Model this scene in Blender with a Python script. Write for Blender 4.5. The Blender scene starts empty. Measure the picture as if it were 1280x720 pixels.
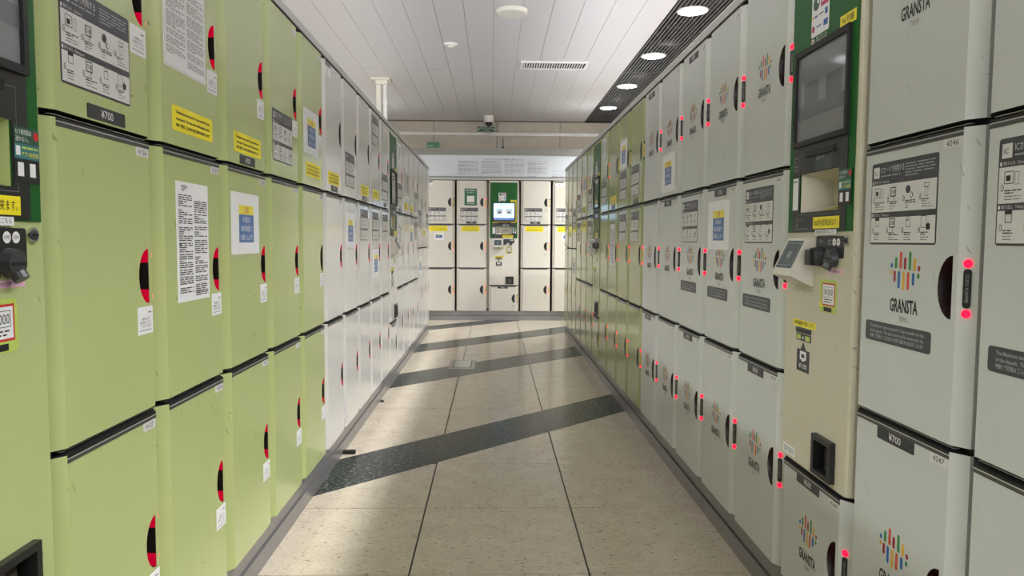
import bpy, math, random
from mathutils import Matrix, Vector
from mathutils.geometry import tessellate_polygon

S = bpy.context.scene
COL = S.collection
random.seed(7)

# ------------------------------------------------------------------ camera
F_PX, YAW, PITCH, ROLL, CAM_H = 910.0, 0.0261, 0.0655, 0.0057, 1.108
cam = bpy.data.cameras.new('camera')
cam.sensor_width = 36.0
cam.lens = F_PX / 1280.0 * 36.0
cam.clip_start = 0.02
cam_o = bpy.data.objects.new('camera', cam)
COL.objects.link(cam_o)
_r = Vector((math.cos(YAW), -math.sin(YAW), 0)); _f = Vector((math.sin(YAW), math.cos(YAW), 0))
_F = _f * math.cos(PITCH) + Vector((0, 0, -math.sin(PITCH)))
_U = _f * math.sin(PITCH) + Vector((0, 0, math.cos(PITCH)))
_R = _r * math.cos(ROLL) + _U * math.sin(ROLL)
_U2 = -_r * math.sin(ROLL) + _U * math.cos(ROLL)
m = Matrix((( _R.x, _U2.x, -_F.x, 0), (_R.y, _U2.y, -_F.y, 0), (_R.z, _U2.z, -_F.z, CAM_H), (0, 0, 0, 1)))
cam_o.matrix_world = m
S.camera = cam_o

# ------------------------------------------------------------------ world, exposure
WORLD = 3.9
w = bpy.data.worlds.new('concourse_ambient'); S.world = w  # even ambient fill added in place of the open concourse's light
w.use_nodes = True
w.node_tree.nodes['Background'].inputs[0].default_value = (1.0, 0.985, 0.97, 1)
w.node_tree.nodes['Background'].inputs[1].default_value = WORLD
S.view_settings.view_transform = 'Standard'
S.view_settings.look = 'None'
S.view_settings.exposure = 0.0
S.view_settings.gamma = 1.0
S.view_settings.use_curve_mapping = False
LAMP_W = 132.0
LAMP_L = 80.0
S.cycles.use_denoising = True
S.cycles.max_bounces = 8
S.cycles.diffuse_bounces = 5
S.cycles.sample_clamp_indirect = 6.0

# ------------------------------------------------------------------ measures
XL, XR = -0.761, 0.852          # planes of the door faces
Y0L, Y0R = 1.266, 1.690         # near edge of left column 0, far edge of right column 0
WC = 0.4114                     # column pitch
YB, XB, WB = 10.024, -0.514, 0.4385
HC = 3.0
DD = 0.02                       # depth of the door chamfers

# ------------------------------------------------------------------ materials
def lin(c):
    c = c / 255.0
    return c / 12.92 if c <= 0.04045 else ((c + 0.055) / 1.055) ** 2.4
def rgb(r, g, b): return (lin(r), lin(g), lin(b), 1.0)
MATS = {}
def mat(name, col, rough=0.5, metal=0.0, emit=None, strength=0.0, spec=0.5, coat=0.0):
    if name in MATS: return MATS[name]
    mm = bpy.data.materials.new(name); mm.use_nodes = True
    b = mm.node_tree.nodes['Principled BSDF']
    b.inputs['Base Color'].default_value = rgb(*col)
    b.inputs['Roughness'].default_value = rough
    b.inputs['Metallic'].default_value = metal
    b.inputs['Specular IOR Level'].default_value = spec
    b.inputs['Coat Weight'].default_value = coat
    b.inputs['Coat Roughness'].default_value = 0.03
    if emit:
        b.inputs['Emission Color'].default_value = rgb(*emit)
        b.inputs['Emission Strength'].default_value = strength
    MATS[name] = mm
    return mm
def N(mm, kind, **kw):
    n = mm.node_tree.nodes.new(kind)
    for k, v in kw.items(): setattr(n, k, v)
    return n
def L(mm, a, b): mm.node_tree.links.new(a, b)
def ramp(mm, src, p0, p1, c0=(0, 0, 0, 1), c1=(1, 1, 1, 1)):
    r = N(mm, 'ShaderNodeValToRGB'); e = r.color_ramp.elements
    e[0].position = p0; e[1].position = p1; e[0].color = c0; e[1].color = c1
    L(mm, src, r.inputs[0]); return r.outputs[0]
def noise(mm, vec, scale, detail=3.0, rough=0.5, stretch=None, off=None):
    mp = N(mm, 'ShaderNodeMapping')
    if stretch: mp.inputs['Scale'].default_value = stretch
    L(mm, vec, mp.inputs['Vector'])
    if off is not None: L(mm, off, mp.inputs['Location'])
    n = N(mm, 'ShaderNodeTexNoise'); n.inputs['Scale'].default_value = scale
    n.inputs['Detail'].default_value = detail; n.inputs['Roughness'].default_value = rough
    L(mm, mp.outputs[0], n.inputs['Vector']); return n.outputs[0]
def mix(mm, fac, a, b):
    x = N(mm, 'ShaderNodeMix', data_type='RGBA')
    if hasattr(fac, 'links') or hasattr(fac, 'is_linked'): L(mm, fac, x.inputs[0])
    else: x.inputs[0].default_value = fac
    for i, v in ((6, a), (7, b)):
        if hasattr(v, 'is_linked'): L(mm, v, x.inputs[i])
        else: x.inputs[i].default_value = v
    return x.outputs[2]

def painted(name, col, rough, dark=0.55, coat=0.0):
    """painted sheet steel with faint orange peel, smudges and a few scuff marks"""
    mm = mat(name, col, rough, coat=coat)
    b = mm.node_tree.nodes['Principled BSDF']
    tc = N(mm, 'ShaderNodeTexCoord'); oi = N(mm, 'ShaderNodeObjectInfo')
    off = N(mm, 'ShaderNodeVectorMath', operation='SCALE')
    cx = N(mm, 'ShaderNodeCombineXYZ')
    L(mm, oi.outputs['Random'], cx.inputs[0]); L(mm, oi.outputs['Random'], cx.inputs[2])
    L(mm, cx.outputs[0], off.inputs[0]); off.inputs['Scale'].default_value = 31.0
    v = tc.outputs['Object']
    c = rgb(*col); d = tuple(x * dark for x in c[:3]) + (1,)
    smudge = ramp(mm, noise(mm, v, 5.0, 4, 0.6, off=off.outputs[0]), 0.35, 0.75)
    base = mix(mm, smudge, c, tuple(x * 0.965 for x in c[:3]) + (1,))
    rot = N(mm, 'ShaderNodeMapping'); rot.inputs['Rotation'].default_value = (0, 0.5, 0)
    L(mm, v, rot.inputs['Vector'])
    s1 = ramp(mm, noise(mm, rot.outputs[0], 9.0, 1.0, 0.5, stretch=(14, 5, 1.4), off=off.outputs[0]), 0.745, 0.775)
    s2 = ramp(mm, noise(mm, v, 26.0, 0.0, 0.5, stretch=(1.0, 1, 5.0), off=off.outputs[0]), 0.87, 0.89)
    mx = N(mm, 'ShaderNodeMath', operation='MAXIMUM'); L(mm, s1, mx.inputs[0]); L(mm, s2, mx.inputs[1])
    L(mm, mix(mm, mx.outputs[0], base, d), b.inputs['Base Color'])
    rr = N(mm, 'ShaderNodeMapRange'); L(mm, smudge, rr.inputs[0])
    rr.inputs[3].default_value = rough * 0.95; rr.inputs[4].default_value = rough * 1.06
    L(mm, rr.outputs[0], b.inputs['Roughness'])
    return mm

def floor_mat(name, light, dark, fleck, dens, rough, scale=1.0, flk=(60, 190)):
    mm = mat(name, light, rough)
    b = mm.node_tree.nodes['Principled BSDF']
    v = N(mm, 'ShaderNodeTexCoord').outputs['Object']
    mott = ramp(mm, noise(mm, v, 9.0 * scale, 5, 0.65), 0.3, 0.7)
    base = mix(mm, mott, rgb(*light), rgb(*dark))
    fine = ramp(mm, noise(mm, v, 70.0 * scale, 3, 0.6, stretch=(1, 2.2, 1)), 0.35, 0.75)
    base = mix(mm, fine, base, mix(mm, 0.22, base, rgb(*fleck)))
    fl = ramp(mm, noise(mm, v, 27.0 * scale, 3.0, 0.7, stretch=(1.2, 4.2, 1)), dens, dens + 0.03)
    base = mix(mm, fl, base, rgb(*fleck))
    L(mm, base, b.inputs['Base Color'])
    return mm

GREEN = painted('green_paint', (172, 183, 124), 0.16)
OLIVE = painted('olive_green_paint', (156, 164, 116), 0.13)
PALE = painted('pale_grey_paint', (210, 208, 203), 0.14)
GREY = painted('grey_paint', (190, 193, 188), 0.30)
CREAM = painted('warm_white_paint', (206, 202, 192), 0.22)
BEIGE = painted('beige_paint', (190, 184, 162), 0.30)
BLACK = mat('black', (10, 10, 11), 0.55)
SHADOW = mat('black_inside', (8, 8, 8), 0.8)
SOFTBLACK = mat('soft_black_plastic', (24, 25, 27), 0.35)
DGREY = mat('dark_grey_plastic', (52, 54, 57), 0.35)
PLATE = mat('price_plate_black', (44, 45, 46), 0.4)
RAILG = mat('door_rail_grey', (96, 98, 94), 0.35, 0.3)
LIGHTLINE = mat('gap_edge_metal_highlight', (190, 190, 186), 0.3, 0.4)  # pale metal lines; the highlights along the door gaps are in the colour
TRIM = mat('top_trim_grey', (176, 176, 174), 0.35)
CUP = mat('handle_cup_brown', (34, 24, 22), 0.35)
CUPG = mat('handle_cup_olive', (52, 50, 38), 0.4)
RED = mat('red_led', (255, 20, 60), 0.3, emit=(255, 0, 40), strength=3.2)
REDG = mat('red_led_glow_plastic', (120, 0, 20), 0.3, emit=(255, 0, 62), strength=0.45)
LEDOFF = mat('unlit_led', (40, 20, 20), 0.2)
WHITE = mat('paper_white', (226, 226, 226), 0.45)
SHEET = mat('sheet_grey_white', (205, 203, 200), 0.35)
INK = mat('ink_black', (26, 26, 28), 0.5)
INKG = mat('ink_grey', (110, 110, 112), 0.5)
INKL = mat('ink_light_grey', (150, 150, 152), 0.5)
HEAD = mat('sheet_header_grey', (58, 60, 64), 0.4)
YEL = mat('yellow_sticker', (234, 218, 30), 0.4)
YEL2 = mat('amber_yellow', (214, 182, 40), 0.4)
BLUE = mat('poster_blue', (38, 92, 160), 0.35)
PGREEN = mat('machine_green', (24, 88, 34), 0.35, spec=0.2)
LGREEN = mat('sticker_lime', (176, 196, 90), 0.4)
DGREEN = mat('dark_sign_green', (34, 78, 56), 0.4)
REDP = mat('print_red', (190, 36, 40), 0.4)
PINK = mat('print_pink', (226, 176, 204), 0.45)
MAG = mat('print_magenta', (176, 40, 92), 0.4)
LOGO = {'b': mat('logo_blue', (36, 98, 168), 0.4), 'g': mat('logo_green', (44, 136, 64), 0.4),
        'o': mat('logo_orange', (206, 76, 44), 0.4), 'r': mat('logo_dark_red', (150, 28, 46), 0.4),
        'y': mat('logo_yellow', (216, 168, 40), 0.4)}
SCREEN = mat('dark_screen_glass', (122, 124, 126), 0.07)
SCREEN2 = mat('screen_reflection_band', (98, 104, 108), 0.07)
GLOW = mat('lit_screen', (190, 225, 255), 0.2, emit=(178, 222, 255), strength=1.1)
GLOWB = mat('lit_screen_blue', (50, 90, 150), 0.2, emit=(60, 100, 160), strength=0.7)
READER = mat('reader_white', (206, 203, 192), 0.35)
READERS = mat('reader_screen', (66, 78, 78), 0.12)
CHROME = mat('chrome', (200, 200, 200), 0.15, 1.0)
PLINTH = mat('plinth_steel', (132, 130, 130), 0.3, 0.45)
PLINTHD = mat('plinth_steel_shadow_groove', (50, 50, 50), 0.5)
ALU = mat('aluminium', (168, 166, 160), 0.25, 0.9)
CEIL = mat('ceiling_white', (196, 196, 202), 0.4)
CEILJ = mat('ceiling_joint', (120, 120, 122), 0.8)
SLAT = mat('slat_dark_grey', (74, 74, 78), 0.4)
OFFW = mat('off_white', (214, 212, 202), 0.5)
GRILLE = mat('grille_white', (228, 228, 232), 0.4)
BOARD = mat('sign_board_white', (194, 199, 206), 0.4)
HOOD = mat('hood_grey', (128, 127, 122), 0.5)
LENS = mat('downlight_lens', (255, 255, 255), 0.3, emit=(255, 252, 246), strength=14.0)
REFL = mat('downlight_reflector', (220, 222, 224), 0.12, 0.9)
TILE = floor_mat('floor_beige', (204, 193, 174), (190, 178, 158), (92, 76, 58), 0.618, 0.19)
DARKT = floor_mat('floor_dark_stone', (28, 33, 31), (14, 17, 16), (128, 134, 128), 0.575, 0.24, 1.3)
DARKT.node_tree.nodes['Principled BSDF'].inputs['Specular IOR Level'].default_value = 0.18
JOINT = mat('floor_joint_dark', (38, 34, 30), 0.6)
WALLP = floor_mat('wall_panel_stone', (172, 164, 150), (162, 154, 140), (150, 142, 128), 0.66, 0.3, 0.5)
FILM = mat('clear_plastic_film', (235, 238, 236), 0.12)
_b = FILM.node_tree.nodes['Principled BSDF']; _b.inputs['Alpha'].default_value = 0.07

# ------------------------------------------------------------------ mesh builder (x right, z up, -y towards the viewer)
TXT = {}
def text_geo(s, bold=0.0):
    if (s, bold) in TXT: return TXT[(s, bold)]
    c = bpy.data.curves.new('lettering', 'FONT'); c.body = s; c.size = 1; c.resolution_u = 2; c.offset = bold
    o = bpy.data.objects.new('lettering', c)
    me = bpy.data.meshes.new_from_object(o)
    vs = [(v.co.x, v.co.y) for v in me.vertices]
    fs = [tuple(p.vertices) for p in me.polygons]
    bpy.data.objects.remove(o); bpy.data.curves.remove(c); bpy.data.meshes.remove(me)
    TXT[(s, bold)] = (vs, fs)
    return TXT[(s, bold)]
LAY = 0.00035
class B:
    def __init__(s, y=0.0):
        s.v = []; s.f = []; s.m = []; s.ms = []; s.y = y
    def mi(s, mt):
        if mt not in s.ms: s.ms.append(mt)
        return s.ms.index(mt)
    def add(s, vs, fs, mt):
        k = len(s.v); i = s.mi(mt); s.v += vs
        for f in fs: s.f.append(tuple(k + a for a in f)); s.m.append(i)
    def quad(s, x0, x1, z0, z1, mt, lay=1, y=None):
        yy = s.y - lay * LAY if y is None else y
        s.add([(x0, yy, z0), (x1, yy, z0), (x1, yy, z1), (x0, yy, z1)], [(0, 1, 2, 3)], mt)
    def frame(s, x0, x1, z0, z1, t, mt, lay=2):
        s.quad(x0, x1, z0, z0 + t, mt, lay); s.quad(x0, x1, z1 - t, z1, mt, lay)
        s.quad(x0, x0 + t, z0 + t, z1 - t, mt, lay); s.quad(x1 - t, x1, z0 + t, z1 - t, mt, lay)
    def poly(s, pts, mt, lay=1, y=None):
        yy = s.y - lay * LAY if y is None else y
        s.add([(x, yy, z) for x, z in pts], [tuple(range(len(pts)))], mt)
    def disc(s, x, z, r, mt, lay=1, n=14, y=None, rz=None):
        s.poly([(x + r * math.cos(2 * math.pi * i / n), z + (rz or r) * math.sin(2 * math.pi * i / n)) for i in range(n)], mt, lay, y)
    def box(s, x0, x1, y0, y1, z0, z1, mt, front=None):
        vs = [(x0, y0, z0), (x1, y0, z0), (x1, y1, z0), (x0, y1, z0), (x0, y0, z1), (x1, y0, z1), (x1, y1, z1), (x0, y1, z1)]
        s.add(vs, [(3, 2, 1, 0), (4, 5, 6, 7), (1, 2, 6, 5), (2, 3, 7, 6), (3, 0, 4, 7)], mt)
        s.add(vs, [(0, 1, 5, 4)], front or mt)
    def plate(s, x0, x1, z0, z1, mt, t=0.0008, r=0.0):
        """thin sheet, its front face at layer height t; rounded if r"""
        if r <= 0: s.box(x0, x1, s.y - t, s.y, z0, z1, mt); s.y -= t; return
        pts = []
        for cx, cz, a in ((x1 - r, z1 - r, 0), (x0 + r, z1 - r, 90), (x0 + r, z0 + r, 180), (x1 - r, z0 + r, 270)):
            for k in (0, 30, 60, 90):
                an = math.radians(a + k); pts.append((cx + r * math.cos(an), cz + r * math.sin(an)))
        n = len(pts)
        vs = [(x, s.y - t, z) for x, z in pts] + [(x, s.y, z) for x, z in pts]
        s.add(vs, [tuple(range(n))] + [((i + 1) % n, i, n + i, n + (i + 1) % n) for i in range(n)], mt)
        s.y -= t
    def cyl(s, p, axis, r, h, mt, n=16, r2=None, cap=True):
        """cylinder or cone from p along unit axis"""
        a = Vector(axis).normalized(); u = a.orthogonal().normalized(); w_ = a.cross(u)
        p = Vector(p); r2 = r if r2 is None else r2
        vs = []
        for q, rr in ((p, r), (p + a * h, r2)):
            for i in range(n):
                t = 2 * math.pi * i / n
                vs.append(tuple(q + u * (rr * math.cos(t)) + w_ * (rr * math.sin(t))))
        fs = [(i, (i + 1) % n, n + (i + 1) % n, n + i) for i in range(n)]
        if cap: fs += [tuple(range(n - 1, -1, -1)), tuple(range(n, 2 * n))]
        s.add(vs, fs, mt)
    def text(s, t, x, z, h, mt, lay=2, align='c', sx=1.0, width=None, vert=False, bold=0.0):
        """lettering; h is the cap height, x z the centre line base"""
        vs, fs = text_geo(t, bold)
        if not vs: return
        k = h / 0.70
        x0 = min(a for a, _ in vs); x1 = max(a for a, _ in vs); W = x1 - x0
        kx = (width / W) if width else k * sx
        dx = {'c': -(x0 + x1) / 2, 'l': -x0, 'r': -x1}[align]
        yy = s.y - lay * LAY
        if vert: s.add([(x - (b - 0.35) * k, yy, z + (a + dx) * kx) for a, b in vs], fs, mt)
        else: s.add([(x + (a + dx) * kx, yy, z + b * k) for a, b in vs], fs, mt)
    def lines(s, x0, x1, z0, z1, n, mt, lay=2, fill=0.45, seed=1, short=0.3, word=0.02):
        """rows of unreadably small print"""
        R = random.Random(seed); dz = (z1 - z0) / n
        for i in range(n):
            zz = z1 - (i + 0.5) * dz; e = x1 if R.random() > short else x0 + (x1 - x0) * R.uniform(0.3, 0.9)
            x = x0
            while x < e - 1e-4:
                q = min(e, x + word * R.uniform(0.5, 1.5))
                s.quad(x, q, zz - dz * fill / 2, zz + dz * fill / 2, mt, lay)
                x = q + word * 0.18
    def mesh(s, name, smooth=False):
        me = bpy.data.meshes.new(name); me.from_pydata(s.v, [], s.f)
        for q in s.ms: me.materials.append(q)
        me.polygons.foreach_set('material_index', s.m)
        if smooth: me.polygons.foreach_set('use_smooth', [True] * len(s.m))
        me.update(); return me

def link(name, me, parent=None, loc=(0, 0, 0), rot=(0, 0, 0)):
    o = bpy.data.objects.new(name, me); COL.objects.link(o)
    o.location = loc; o.rotation_euler = rot
    if parent: o.parent = parent
    return o
def tag(o, label, cat, group=None, kind=None):
    if label: o['label'] = label
    if cat: o['category'] = cat
    if group: o['group'] = group
    if kind: o['kind'] = kind
    return o
def thing(name, label, cat, loc=(0, 0, 0), rz=0.0, group=None):
    return tag(link(name, None, None, loc, (0, 0, rz)), label, cat, group)

# ================================================================== FLOOR
def bx(x0, x1, y0, y1, z0, z1, mt): b = B(); b.box(x0, x1, y0, y1, z0, z1, mt); return b
fl = B(); fl.box(-6, 6, -3, 11.9, -0.12, -0.004, JOINT)
fl.box(-6, -1.48, -3, 11.9, -0.004, 0.0, TILE); fl.box(1.53, 6, -3, 11.9, -0.004, 0.0, TILE)
fl.box(-1.48, 1.53, -3, 1.15, -0.004, 0.0, TILE); fl.box(-1.48, 1.53, 10.75, 11.9, -0.004, 0.0, TILE)
floor = link('floor', fl.mesh('floor')); floor['kind'] = 'structure'
def clip(poly, a, b, c):
    """keep a*x+b*y+c >= 0"""
    out = []
    for i in range(len(poly)):
        p, q = poly[i], poly[(i + 1) % len(poly)]
        dp = a * p[0] + b * p[1] + c; dq = a * q[0] + b * q[1] + c
        if dp >= 0: out.append(p)
        if (dp >= 0) != (dq >= 0):
            t = dp / (dp - dq); out.append((p[0] + t * (q[0] - p[0]), p[1] + t * (q[1] - p[1])))
    return out
def area(p): return abs(sum(p[i][0] * p[(i + 1) % len(p)][1] - p[(i + 1) % len(p)][0] * p[i][1] for i in range(len(p)))) / 2
def slab(name, poly, mt, lift=0.0):
    if len(poly) < 3 or area(poly) < 2e-4: return
    if sum(poly[i][0] * poly[(i + 1) % len(poly)][1] - poly[(i + 1) % len(poly)][0] * poly[i][1] for i in range(len(poly))) < 0: poly = poly[::-1]
    n = len(poly); b = B()
    b.add([(x, y, lift) for x, y in poly] + [(x, y, -0.004) for x, y in poly],
          [tuple(range(n))] + [(n + i, n + (i + 1) % n, (i + 1) % n, i) for i in range(n)], mt)
    link(name, b.mesh(name), floor)
SL = 0.96
BANDS = [(3.84, 4.37), (6.13, 6.72), (7.86, 8.45), (9.66, 10.14)]
ZONES = [(-99, BANDS[0][0])] + [(BANDS[i][1], BANDS[i + 1][0]) for i in range(3)] + [(BANDS[3][1], 99)]
HATCH = (-0.385, -0.155, 6.20, 6.69)
HB = (HATCH[0], HATCH[1], HATCH[2], HATCH[3])
def minus_hatch(poly):
    x0, x1, y0, y1 = HB; out = []
    if not (min(p[0] for p in poly) < x1 and max(p[0] for p in poly) > x0 and min(p[1] for p in poly) < y1 and max(p[1] for p in poly) > y0): return [poly]
    out.append(clip(poly, -1, 0, x0)); out.append(clip(poly, 1, 0, -x1))
    mid = clip(clip(poly, 1, 0, -x0), -1, 0, x1)
    out.append(clip(mid, 0, -1, y0)); out.append(clip(mid, 0, 1, -y1))
    return [q for q in out if len(q) > 2]
for j in range(-2, 3):
    for k in range(-2, 15):
        xa, xb_ = -0.275 + 0.6 * j + 0.0032, -0.275 + 0.6 * (j + 1) - 0.0032
        ya, yb_ = 2.3535 + 0.6 * k + 0.0021, 2.3535 + 0.6 * (k + 1) - 0.0021
        if j in (-2, 2) and yb_ < 8.4:
            pass
        rect = [(xa, ya), (xb_, ya), (xb_, yb_), (xa, yb_)]
        for z0, z1 in ZONES:
            q = clip(rect, -SL, 1, -(z0 + 0.0015))
            if len(q) > 2: q = clip(q, SL, -1, z1 - 0.0015)
            if len(q) > 2:
                for g in minus_hatch(q): slab('floor_tile', g, TILE)
for a, c in BANDS:
    full = [(-1.48, -1.48 * SL + a), (1.53, 1.53 * SL + a), (1.53, 1.53 * SL + c), (-1.48, -1.48 * SL + c)]
    y_c = (a + c) / 2
    # seams run square to the band, so along-band coordinate t = x + SL*(y - y_c)
    ts = [-4.5, -1.55, 0.62, 2.0, 4.5]
    for t0, t1 in zip(ts, ts[1:]):
        q = clip(full, 1, SL, -(t0 + SL * y_c) - 0.001)
        if len(q) > 2: q = clip(q, -1, -SL, t1 + SL * y_c - 0.001)
        if len(q) > 2:
            for g in minus_hatch(q): slab('dark_floor_band', g, DARKT)

# floor box
fb = thing('floor_box', 'square steel floor box lid set into the second dark floor band', 'floor box', (-0.27, 6.445, 0))
b = B(); b.box(-0.114, 0.114, -0.244, 0.244, -0.003, 0.0015, mat('box_steel', (150, 152, 148), 0.25, 0.7)); link('frame', b.mesh('frame'), fb)
b = B(); b.box(-0.075, 0.075, -0.17, 0.17, 0.0015, 0.004, mat('box_lid', (176, 184, 178), 0.2, 0.5)); link('lid', b.mesh('lid'), fb)
b = B(); b.box(-0.082, 0.082, -0.178, 0.178, 0.0015, 0.002, BLACK); link('lid_gap', b.mesh('lid_gap'), fb)

# ================================================================== CEILING
cb = B()
LS0, LS1 = -2.1635, -1.7365
cb.box(-6, LS0, -3, 11.9, 3.014, 3.06, CEILJ); cb.box(LS1, 1.453, -3, 11.9, 3.014, 3.06, CEILJ); cb.box(1.88, 6, -3, 11.9, 3.014, 3.06, CEILJ)
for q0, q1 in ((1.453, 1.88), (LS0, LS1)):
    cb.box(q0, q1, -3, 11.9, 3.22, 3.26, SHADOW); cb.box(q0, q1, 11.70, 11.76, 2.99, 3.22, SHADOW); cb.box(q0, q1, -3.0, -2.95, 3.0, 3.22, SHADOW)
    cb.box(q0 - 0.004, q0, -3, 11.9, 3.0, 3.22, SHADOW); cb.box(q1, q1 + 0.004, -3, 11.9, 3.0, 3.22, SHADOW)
ceiling = link('ceiling', cb.mesh('ceiling')); ceiling['kind'] = 'structure'
PW = 0.2425
def planks(xs, w_, xa, xb_):
    for (y0, y1) in ((-3, 8.247), (8.253, 11.72)):
        link('ceiling_panel', bx(xa + 0.0015, xb_ - 0.0015, y0, y1, 3.0, 3.013, CEIL).mesh('ceiling_panel'), ceiling)
x = 1.449
i = 0
while x - PW > LS1:
    planks(None, None, x - PW, x); x -= PW
planks(None, None, LS1 + 0.004, x); x = LS0 - 0.004
link('ceiling_panel', bx(-6, x, -3, 11.72, 3.0, 3.013, CEIL).mesh('ceiling_panel'), ceiling)
x = 1.884
for i in range(4):
    planks(None, None, x, x + PW); x += PW
link('ceiling_panel', bx(x, 6, -3, 11.72, 3.0, 3.013, CEIL).mesh('ceiling_panel'), ceiling)
DLX, DLY = 1.633, [6.09 + 1.467 * k for k in range(-4, 4)]
DLXL = -1.95
xs = [1.47 + 0.0355 * k for k in range(12)]
for xsl in xs + [x_ + DLXL - 1.6665 for x_ in xs]:
    b = B()
    cuts = []
    for y in DLY:
        d = min(abs(xsl - DLX), abs(xsl - DLXL))
        if d < 0.125: h = math.sqrt(0.125 ** 2 - d * d); cuts.append((y - h, y + h))
    y0 = -1.0
    segs = []
    for c0, c1 in cuts: segs.append((y0, c0)); y0 = c1
    segs.append((y0, 11.7))
    for s0, s1 in segs: b.box(xsl - 0.0075, xsl + 0.0075, s0, s1, 3.0, 3.035, SLAT)
    link('ceiling_slat', b.mesh('ceiling_slat'), ceiling)
link('slat_crossbar', bx(1.453, 1.88, 8.28, 8.30, 2.998, 3.03, SLAT).mesh('slat_crossbar'), ceiling)

# downlights: the lamp of each sits at its lens
dl_labels = {7: 'farthest downlight of the dark slatted ceiling strip, nearest the back wall',
             6: 'third downlight from the front in the dark slatted ceiling strip',
             5: 'second downlight from the front in the dark slatted ceiling strip',
             4: 'largest round downlight seen in the dark slatted ceiling strip, at top right'}
def ring(b, r0, r1, z0, z1, mt, n=28):
    vs = []
    for r, z in ((r0, z0), (r1, z1)):
        for i in range(n):
            t = 2 * math.pi * i / n; vs.append((r * math.cos(t), r * math.sin(t), z))
    b.add(vs, [(i, (i + 1) % n, n + (i + 1) % n, n + i) for i in range(n)], mt)
rg = B(); ring(rg, 0.128, 0.112, 2.996, 2.994, WHITE); ring(rg, 0.128, 0.128, 3.004, 2.996, WHITE); M_FL = None
me_flange = rg.mesh('flange')
rg = B(); ring(rg, 0.112, 0.085, 2.994, 3.10, REFL); me_refl = rg.mesh('reflector', True)
rg = B(); rg.cyl((0, 0, 3.10), (0, 0, 1), 0.085, 0.01, LENS, 24); me_lens = rg.mesh('lens')
for i, y, xl, pw in [(i, y, DLX, LAMP_W) for i, y in enumerate(DLY)] + [(-1, y, DLXL, LAMP_L) for y in DLY]:
    t = thing('downlight', dl_labels.get(i, 'round downlight in a slatted ceiling strip outside the picture'), 'downlight', (xl, y, 0), 0, 'downlights in the slatted ceiling strip' if i >= 4 else 'downlights out of view')
    link('flange', me_flange, t); link('reflector', me_refl, t); link('lens', me_lens, t)
    ld = bpy.data.lights.new('downlight_lamp', 'AREA'); ld.shape = 'DISK'; ld.size = 0.15; ld.energy = pw
    ld.color = (0.98, 0.985, 1.0)
    lo = bpy.data.objects.new('downlight_lamp', ld); COL.objects.link(lo); lo.parent = t; lo.location = (0, 0, 3.096)

# ceiling fixtures
sp = thing('ceiling_speaker', 'round white speaker cover flush in the ceiling, top centre', 'speaker', (0.15, 6.15, 0))
b = B(); b.cyl((0, 0, 2.975), (0, 0, 1), 0.118, 0.025, OFFW, 32, r2=0.135); link('cover', b.mesh('cover'), sp)
b = B(); b.cyl((0, 0, 2.973), (0, 0, 1), 0.100, 0.003, mat('speaker_mesh', (206, 206, 200), 0.7), 32); link('grille', b.mesh('grille'), sp)
sd = thing('smoke_detector', 'small round white detector on the ceiling, left of the speaker cover', 'detector', (-0.42, 7.2, 0))
b = B(); b.cyl((0, 0, 2.985), (0, 0, 1), 0.055, 0.015, WHITE, 24, r2=0.07); link('base', b.mesh('base'), sd)
b = B(); b.cyl((0, 0, 2.965), (0, 0, 1), 0.022, 0.02, OFFW, 20, r2=0.034); link('sensor', b.mesh('sensor'), sd)
vt = thing('ceiling_vent', 'long white louvred air vent in the ceiling, right of centre', 'vent', (0.285, 7.83, 0))
b = B()
for q in ((0, 0.725, 0, 0.03), (0, 0.725, 0.29, 0.32), (0, 0.03, 0.03, 0.29), (0.695, 0.725, 0.03, 0.29)): b.box(q[0], q[1], q[2], q[3], 2.985, 3.0, GRILLE)
link('frame', b.mesh('frame'), vt)
link('duct_opening', bx(0.03, 0.695, 0.03, 0.29, 2.996, 2.9995, SHADOW).mesh('duct_opening'), vt)
sm = B()
sm.add([(0, 0.03, 2.986), (0.005, 0.03, 2.986), (0.005, 0.29, 2.986), (0, 0.29, 2.986), (0.012, 0.03, 2.996), (0.017, 0.03, 2.996), (0.017, 0.29, 2.996), (0.012, 0.29, 2.996)],
       [(3, 2, 1, 0), (4, 5, 6, 7), (0, 1, 5, 4), (1, 2, 6, 5), (2, 3, 7, 6), (3, 0, 4, 7)], GRILLE)
me_sl = sm.mesh('louvre')
for i in range(24): link('louvre', me_sl, vt, (0.035 + i * 0.0272, 0, 0))
cd = thing('dome_camera', 'black security dome under a white mount on the far ceiling', 'camera', (-0.075, 11.27, 0))
b = B(); b.cyl((0, 0, 2.90), (0, 0, 1), 0.075, 0.10, OFFW, 24); link('mount', b.mesh('mount'), cd)
b = B()
for i in range(5):
    a0, a1 = i * math.pi / 10, (i + 1) * math.pi / 10
    b.cyl((0, 0, 2.90 - 0.06 * math.sin(a0)), (0, 0, -1), 0.062 * math.cos(a0), 0.06 * (math.sin(a1) - math.sin(a0)), mat('dome_black', (12, 12, 14), 0.1), 20, r2=max(0.002, 0.062 * math.cos(a1)))
link('dome', b.mesh('dome', True), cd)
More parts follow.
